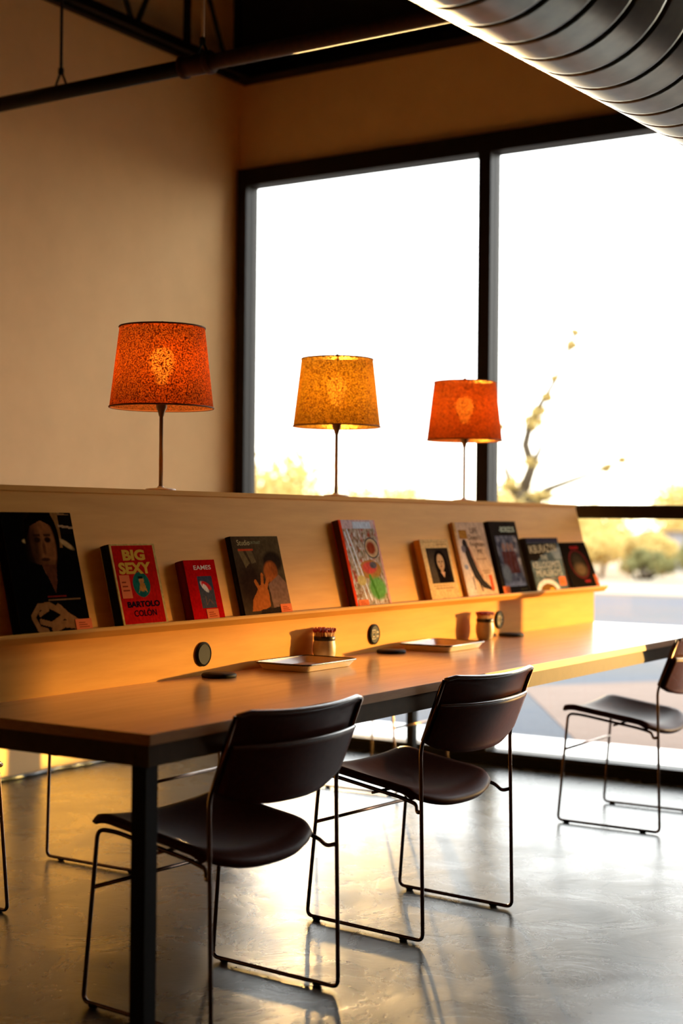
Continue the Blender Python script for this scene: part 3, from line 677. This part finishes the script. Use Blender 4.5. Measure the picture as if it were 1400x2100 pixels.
def sticker(W, cx, z0, ww, hh, parent, mark='21'):
    s = box('price_sticker', (cx-ww/2, -.0018, z0), (cx+ww/2, -.0008, z0+hh), inkm((232, 116, 66)), parent)
    s['label'] = 'orange price sticker'
    for k in range(3): box('sticker_print', (cx-ww*.32, -.0022, z0+hh*(.30+.18*k)), (cx+ww*(.32-.12*k), -.0019, z0+hh*(.36+.18*k)), inkm((150, 60, 30)), s)
TILT = -math.atan((TOPY-PY)/(TOPZ-LZ1))
def book(label, x0, Wd, H, T, spine, art, texts=(), stick=None, y0=None, tilt=None, cat='book', name='book', edge=None, rz=0):
    y = (PY-.002-T/math.cos(TILT)) if y0 is None else y0
    t = thing(name, label, cat, (x0, y, LZ1+.001), 0, 'books and magazines on the divider ledge')
    t.rotation_euler = (tilt if tilt is not None else TILT, 0, rz)
    sm = mat('spine '+str(spine), lin(spine), .5, spec=.1, noise=.1, scale=80)
    em = mat('board '+str(edge or spine), lin(edge or spine), .5, spec=.1, noise=.05)
    b = .0022 if T > .01 else .0004
    bm = bmesh.new(); add_box(bm, (0, 0, 0), (Wd, b, H)); bm_obj('front_cover', bm, em, t)
    bm = bmesh.new(); add_box(bm, (0, T-b, 0), (Wd, T, H)); bm_obj('back_cover', bm, em, t)
    bm = bmesh.new()
    pr = [(0, b), (-.0028, T*.25), (-.0036, T*.5), (-.0028, T*.75), (0, T-b), (.0015, T-b), (.0015, b)]
    A = [bm.verts.new((x, yy, 0)) for x, yy in pr]; B = [bm.verts.new((x, yy, H)) for x, yy in pr]
    bm.faces.new(A); bm.faces.new(B[::-1])
    for k in range(len(pr)): bm.faces.new((A[k], A[(k+1) % 7], B[(k+1) % 7], B[k]))
    bm_obj('spine', bm, sm, t)
    box('page_block', (.002, b, .003), (Wd-.003, T-b, H-.003), PAGES, t)
    pr_ = print_sheet('cover_print', Wd, H, art, t)
    for tx in texts:
        s, cx, tp, ww, hh, col = tx[:6]; kw = tx[6] if len(tx) > 6 else {}
        text('cover_lettering', s, cx*Wd, H*(1-tp), ww*Wd, hh*H, col, pr_, **kw)
    if stick:
        for q in stick: sticker(Wd, q[0]*Wd, q[1]*H, q[2]*Wd, q[3]*H, t)
    return t
book('tall dark photography book with a portrait of a man with clasped hands, leftmost', 2.632, .253, .318, .030, (16, 12, 10), art_1, stick=[(.90, .0, .24, .10)], edge=(60, 50, 46))
book('red book with cream border and BIG SEXY in yellow letters', 3.010, .188, .231, .034, (26, 22, 16), art_2,
     [('BIG', .49, .07, .50, .135, (222, 160, 56), dict(bold=.05)), ('SEXY', .47, .225, .72, .145, (222, 160, 56), dict(bold=.05)), ('BARTOLO', .52, .70, .72, .075, (30, 14, 24), dict(bold=.04)), ('COLÓN', .52, .79, .50, .095, (30, 14, 24), dict(bold=.015))],
     stick=[(.19, .34, .22, .28)], edge=(205, 165, 90))
book('small thick red book with EAMES in white above a grey picture', 3.318, .146, .180, .031, (110, 10, 10), art_3,
     [('EAMES', .56, .09, .56, .075, (226, 190, 170), dict(bold=.02))], stick=[(.62, .0, .38, .18)])
book('brown book with a hand and face photograph, spine with red label', 3.582, .250, .250, .019, (34, 24, 18), art_4,
     [('Studio', .24, .045, .26, .07, (206, 176, 120)), ('PORTRAIT', .47, .065, .26, .035, (150, 140, 100))], stick=[(.88, .0, .24, .12)])
book('large colourful cookbook of crowded dishes with orange-red edge, above the middle outlet', 4.200, .235, .306, .028, (96, 52, 26), art_5, stick=[(.22, .0, .28, .08)], edge=(216, 58, 24))
book('cream paperback with a small dark portrait photograph of a woman', 4.727, .218, .233, .029, (206, 134, 48), art_6, edge=(206, 150, 90))
book('tall pale cover with LIFE DOESN\'T FRIGHTEN ME in handwriting', 5.047, .262, .300, .012, (200, 138, 70), art_7,
     [('LIFE', .62, .075, .24, .07, (60, 42, 34)), ('Doesn\'t', .60, .165, .40, .075, (60, 42, 34)), ('Frighten', .64, .265, .46, .085, (60, 42, 34)), ('ME', .68, .365, .17, .06, (60, 42, 34))], edge=(206, 150, 90))
book('dark tall book with a grey group photograph and pale title, right of the handwritten cover', 5.334, .250, .306, .022, (34, 26, 20), art_8,
     [('-BORIZOS', .62, .075, .56, .075, (206, 206, 176), dict(bold=.02)), ('gestalt', .78, .935, .24, .025, (130, 116, 60))], stick=[(.13, .0, .24, .11)])
book('grey-blue book with a white arch and big distressed lettering, second from the right', 5.631, .340, .234, .023, (34, 26, 24), art_9,
     [('IKBURAZYN', .48, .13, .80, .15, (196, 180, 150), dict(rot=.02)), ('THE', .46, .33, .20, .085, (190, 186, 176)), ('KELLOGSMITE', .50, .45, .82, .125, (196, 190, 180)), ('MEALERGYS', .52, .60, .76, .125, (196, 190, 180)), ('picture stories', .5, .76, .4, .03, (180, 110, 80))],
     stick=[(.86, .08, .20, .17)])
book('thin black magazine with a red ring, rightmost on the ledge', 6.015, .298, .220, .005, (22, 16, 14), art_10,
     [('SUGAR', .52, .09, .30, .055, (214, 44, 48)), ('NINE', .60, .83, .20, .055, (200, 44, 44))], y0=2.622, tilt=TILT-.13, cat='magazine', name='magazine')

# cable lying along the foot of the left wall
cb = []
for i in range(60):
    x = 4.2+i*.035; cb.append((x, 4.845+.006*math.sin(i*.55)+.004*math.sin(i*1.7), .011+(.004 if i % 13 == 0 else 0)))
tag(tube('floor_cable', cb, .010, mat('black rubber cable', (.02, .022, .026), .35, coat=.3, noise=.1), None, 10), 'black cable lying on the floor along the foot of the left wall', 'cable')

# ------------------------------------------------------------------ outdoors
ASPH = mat('outdoor asphalt', (.072, .080, .098), .9, spec=.1, c2=(.095, .09, .088), scale=.35, rvar=.05)
KERB = mat('pale concrete kerb', (.86, .85, .82), .8, noise=.06, scale=5)
PINK_TONE = mat('pinkish sunlit ground and coping', (.17, .12, .095), .9, spec=.1, noise=.12, scale=1.5)  # pinkish: sunlight on the ground put into colour; also the wall coping
FAR = mat('dry verge', (.30, .24, .16), .9, noise=.25, scale=.3)
structure(box('pavement', (-40, -60, -.35), (160, 130, -.05), ASPH))
structure(box('kerb_strip', (WX+.16, -20, -.30), (7.48, 20, .0), KERB))
structure(box('verge', (24, -60, -.22), (160, 130, -.03), FAR))
bm = bmesh.new(); vv = [bm.verts.new(p) for p in ((7.5, -3, -.045), (14, -3, -.045), (11.7, 3.65, -.045), (10.05, 4.8, -.045), (7.5, 3.2, -.045))]; bm.faces.new(vv)  # slab in the outline of a sunlit patch on the ground
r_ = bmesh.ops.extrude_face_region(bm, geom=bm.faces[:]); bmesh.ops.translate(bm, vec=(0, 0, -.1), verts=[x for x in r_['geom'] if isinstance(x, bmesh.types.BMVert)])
structure(bm_obj('sunlit_patch', bm, PINK_TONE))
LEAF = N('sunlit leaf'); LEAF.t.nodes.remove(LEAF.b)
def leafmat(name, a, b):
    q = N(name); q.t.nodes.remove(q.b); d = q.n('BsdfDiffuse'); t = q.n('BsdfTranslucent')
    tc_ = q.n('TexCoord'); nz = q.n('TexNoise', Scale=2.0); q.l(tc_.outputs['Object'], nz.inputs['Vector'])
    mx = q.n('MixRGB'); mx.inputs[1].default_value = (*a, 1); mx.inputs[2].default_value = (*b, 1); q.l(nz.outputs['Fac'], mx.inputs[0])
    q.l(mx.outputs[0], d.inputs[0]); q.l(mx.outputs[0], t.inputs[0])
    m = q.n('MixShader'); m.inputs[0].default_value = .5; q.l(d.outputs[0], m.inputs[1]); q.l(t.outputs[0], m.inputs[2]); q.l(m.outputs[0], q.out.inputs[0]); return q.m
LG = leafmat('golden dry leaves', (.62, .44, .18), (.54, .42, .14)); LD = leafmat('olive green leaves', (.17, .16, .08), (.32, .28, .10))
BARK = mat('pale bark', (.07, .045, .02), .9, noise=.3, scale=10)
def leaves(name, centres, n, size, m, parent):
    cs = np.array([c[:3] for c in centres]); rs = np.array([c[3] for c in centres]); k = rng.integers(0, len(cs), n)
    d = rng.normal(size=(n, 3)); d /= np.linalg.norm(d, axis=1)[:, None]; p = cs[k]+d*(rs[k]*rng.random(n)**.4)[:, None]*np.array([1, 1, .8])
    a = rng.normal(size=(n, 3)); a /= np.linalg.norm(a, axis=1)[:, None]; b = np.cross(a, d); b /= np.linalg.norm(b, axis=1)[:, None]+1e-9
    a *= size; b *= size*.5
    v = np.stack([p-a, p-b, p+a, p+b], 1).reshape(-1, 3); me = bpy.data.meshes.new(name)
    me.from_pydata(v.tolist(), [], np.arange(4*n).reshape(-1, 4).tolist()); o = link(name, me, m, parent); o['kind'] = 'stuff'; return o
def bush(label, x, y, rx, h, m, n=1400, size=.09, cat='bush', name='bush', seed=0):
    rr = random.Random(seed); t = thing(name, label, cat, (x, y, -.04), 0, 'bushes beyond the car park')
    cs = []
    for i in range(9):
        a = rr.uniform(0, 6.28); q = rr.random()**.5*rx; hh = h*(.45+.35*rr.random())*(1-.35*q/rx)
        cs.append((q*math.cos(a), q*math.sin(a), hh, h*.30)); 
    for c in cs[:4]: tube('stem', [(c[0]*.2, c[1]*.2, 0), (c[0]*.7, c[1]*.7, c[2]*.6), (c[0], c[1], c[2])], [.05, .03, .015], BARK, t, 5)
    leaves('foliage', cs, n, size, m, t); return t
bush('golden bush seen in the left pane beside the window frame', 24.5, 17.3, 1.1, 3.3, LG, 2600, .10, seed=1)
bush('low golden bush row seen behind the middle lamp stem', 30.0, 17.9, 1.3, 3.0, LG, 2600, .10, seed=2)
bush('low golden bush left of the window mullion', 30.9, 15.0, .9, 2.6, LG, 2000, .10, seed=3)
bush('small darker bush standing left of the mullion', 25.0, 14.3, .55, 2.2, LD, 900, .09, seed=4)
bush('low golden bush just beyond the right pane, left part', 35.7, 15.4, 1.5, 2.2, LG, 2400, .10, seed=5)
bush('dark green bush in front of the low pale wall', 30.2, 11.6, .62, .75, LD, 1500, .08, seed=6)
bush('tall golden hedge rising at the right edge of the window', 39.6, 12.6, 2.3, 3.1, LG, 4200, .12, seed=7)
bush('low yellow bush beside the right end of the divider', 30.5, 12.7, .9, 1.35, LG, 2200, .09, seed=8)
bush('dark bush at the right frame edge near the low wall', 29.8, 10.2, .5, 1.2, LD, 1300, .08, seed=9)
bush('golden bush between the yellow bush and the low wall', 33.0, 12.5, .8, 1.15, LG, 1800, .09, seed=10)
lw = thing('garden_wall', 'low pale stucco wall behind the bushes outside', 'wall', (0, 0, 0))
box('wall_body', (36.2, 2.0, -.05), (36.5, 13.9, .93), mat('pale stucco', (.24, .225, .24), .9, noise=.08), lw); box('coping', (36.15, 1.95, .93), (36.55, 13.95, .99), PINK_TONE, lw)
# young bare tree
tr = thing('young_tree', 'thin nearly bare young tree with few leaves seen through the right pane', 'tree', (18.17, 8.70, -.05))
def br(p, r): tube('branch', p, [x*2.4+.01 for x in r], BARK, tr, 6)
tube('trunk', [(0, 0, 0), (.03, .02, .8), (-.02, .03, 1.35), (.02, 0, 1.7)], [.15, .13, .11, .09], BARK, tr, 8)
br([(.02, 0, 1.65), (.08, -.10, 2.0), (.04, -.02, 2.3), (.05, -.10, 2.65), (.16, -.42, 3.2), (.22, -.66, 3.8)], [.035, .03, .025, .02, .012, .006])
br([(.02, 0, 1.5), (-.05, .16, 1.75), (-.08, .24, 2.1)], [.03, .02, .008]); br([(.0, 0, 1.45), (.2, -.3, 1.7), (.5, -.9, 1.95), (.6, -1.2, 2.1)], [.03, .018, .01, .005])
br([(.06, -.08, 1.95), (.1, -.22, 2.25), (.12, -.25, 2.4)], [.02, .012, .006]); br([(0, 0, 1.4), (.1, -.22, 1.55), (.2, -.45, 1.62)], [.02, .014, .006])
leaves('foliage', [(0, .02, 1.5, .22), (-.05, .14, 1.75, .14), (.07, -.10, 2.05, .12), (.06, -.12, 2.6, .14), (.09, -.2, 2.75, .12), (.1, -.3, 2.95, .08), (.14, -.4, 3.2, .05), (.2, -.62, 3.65, .08), (.22, -.66, 3.82, .05), (.55, -1.0, 2.0, .07), (.6, -1.2, 2.1, .05), (.1, -.22, 1.6, .14), (-.1, .3, 2.55, .06)], 1500, .05, LG, tr)
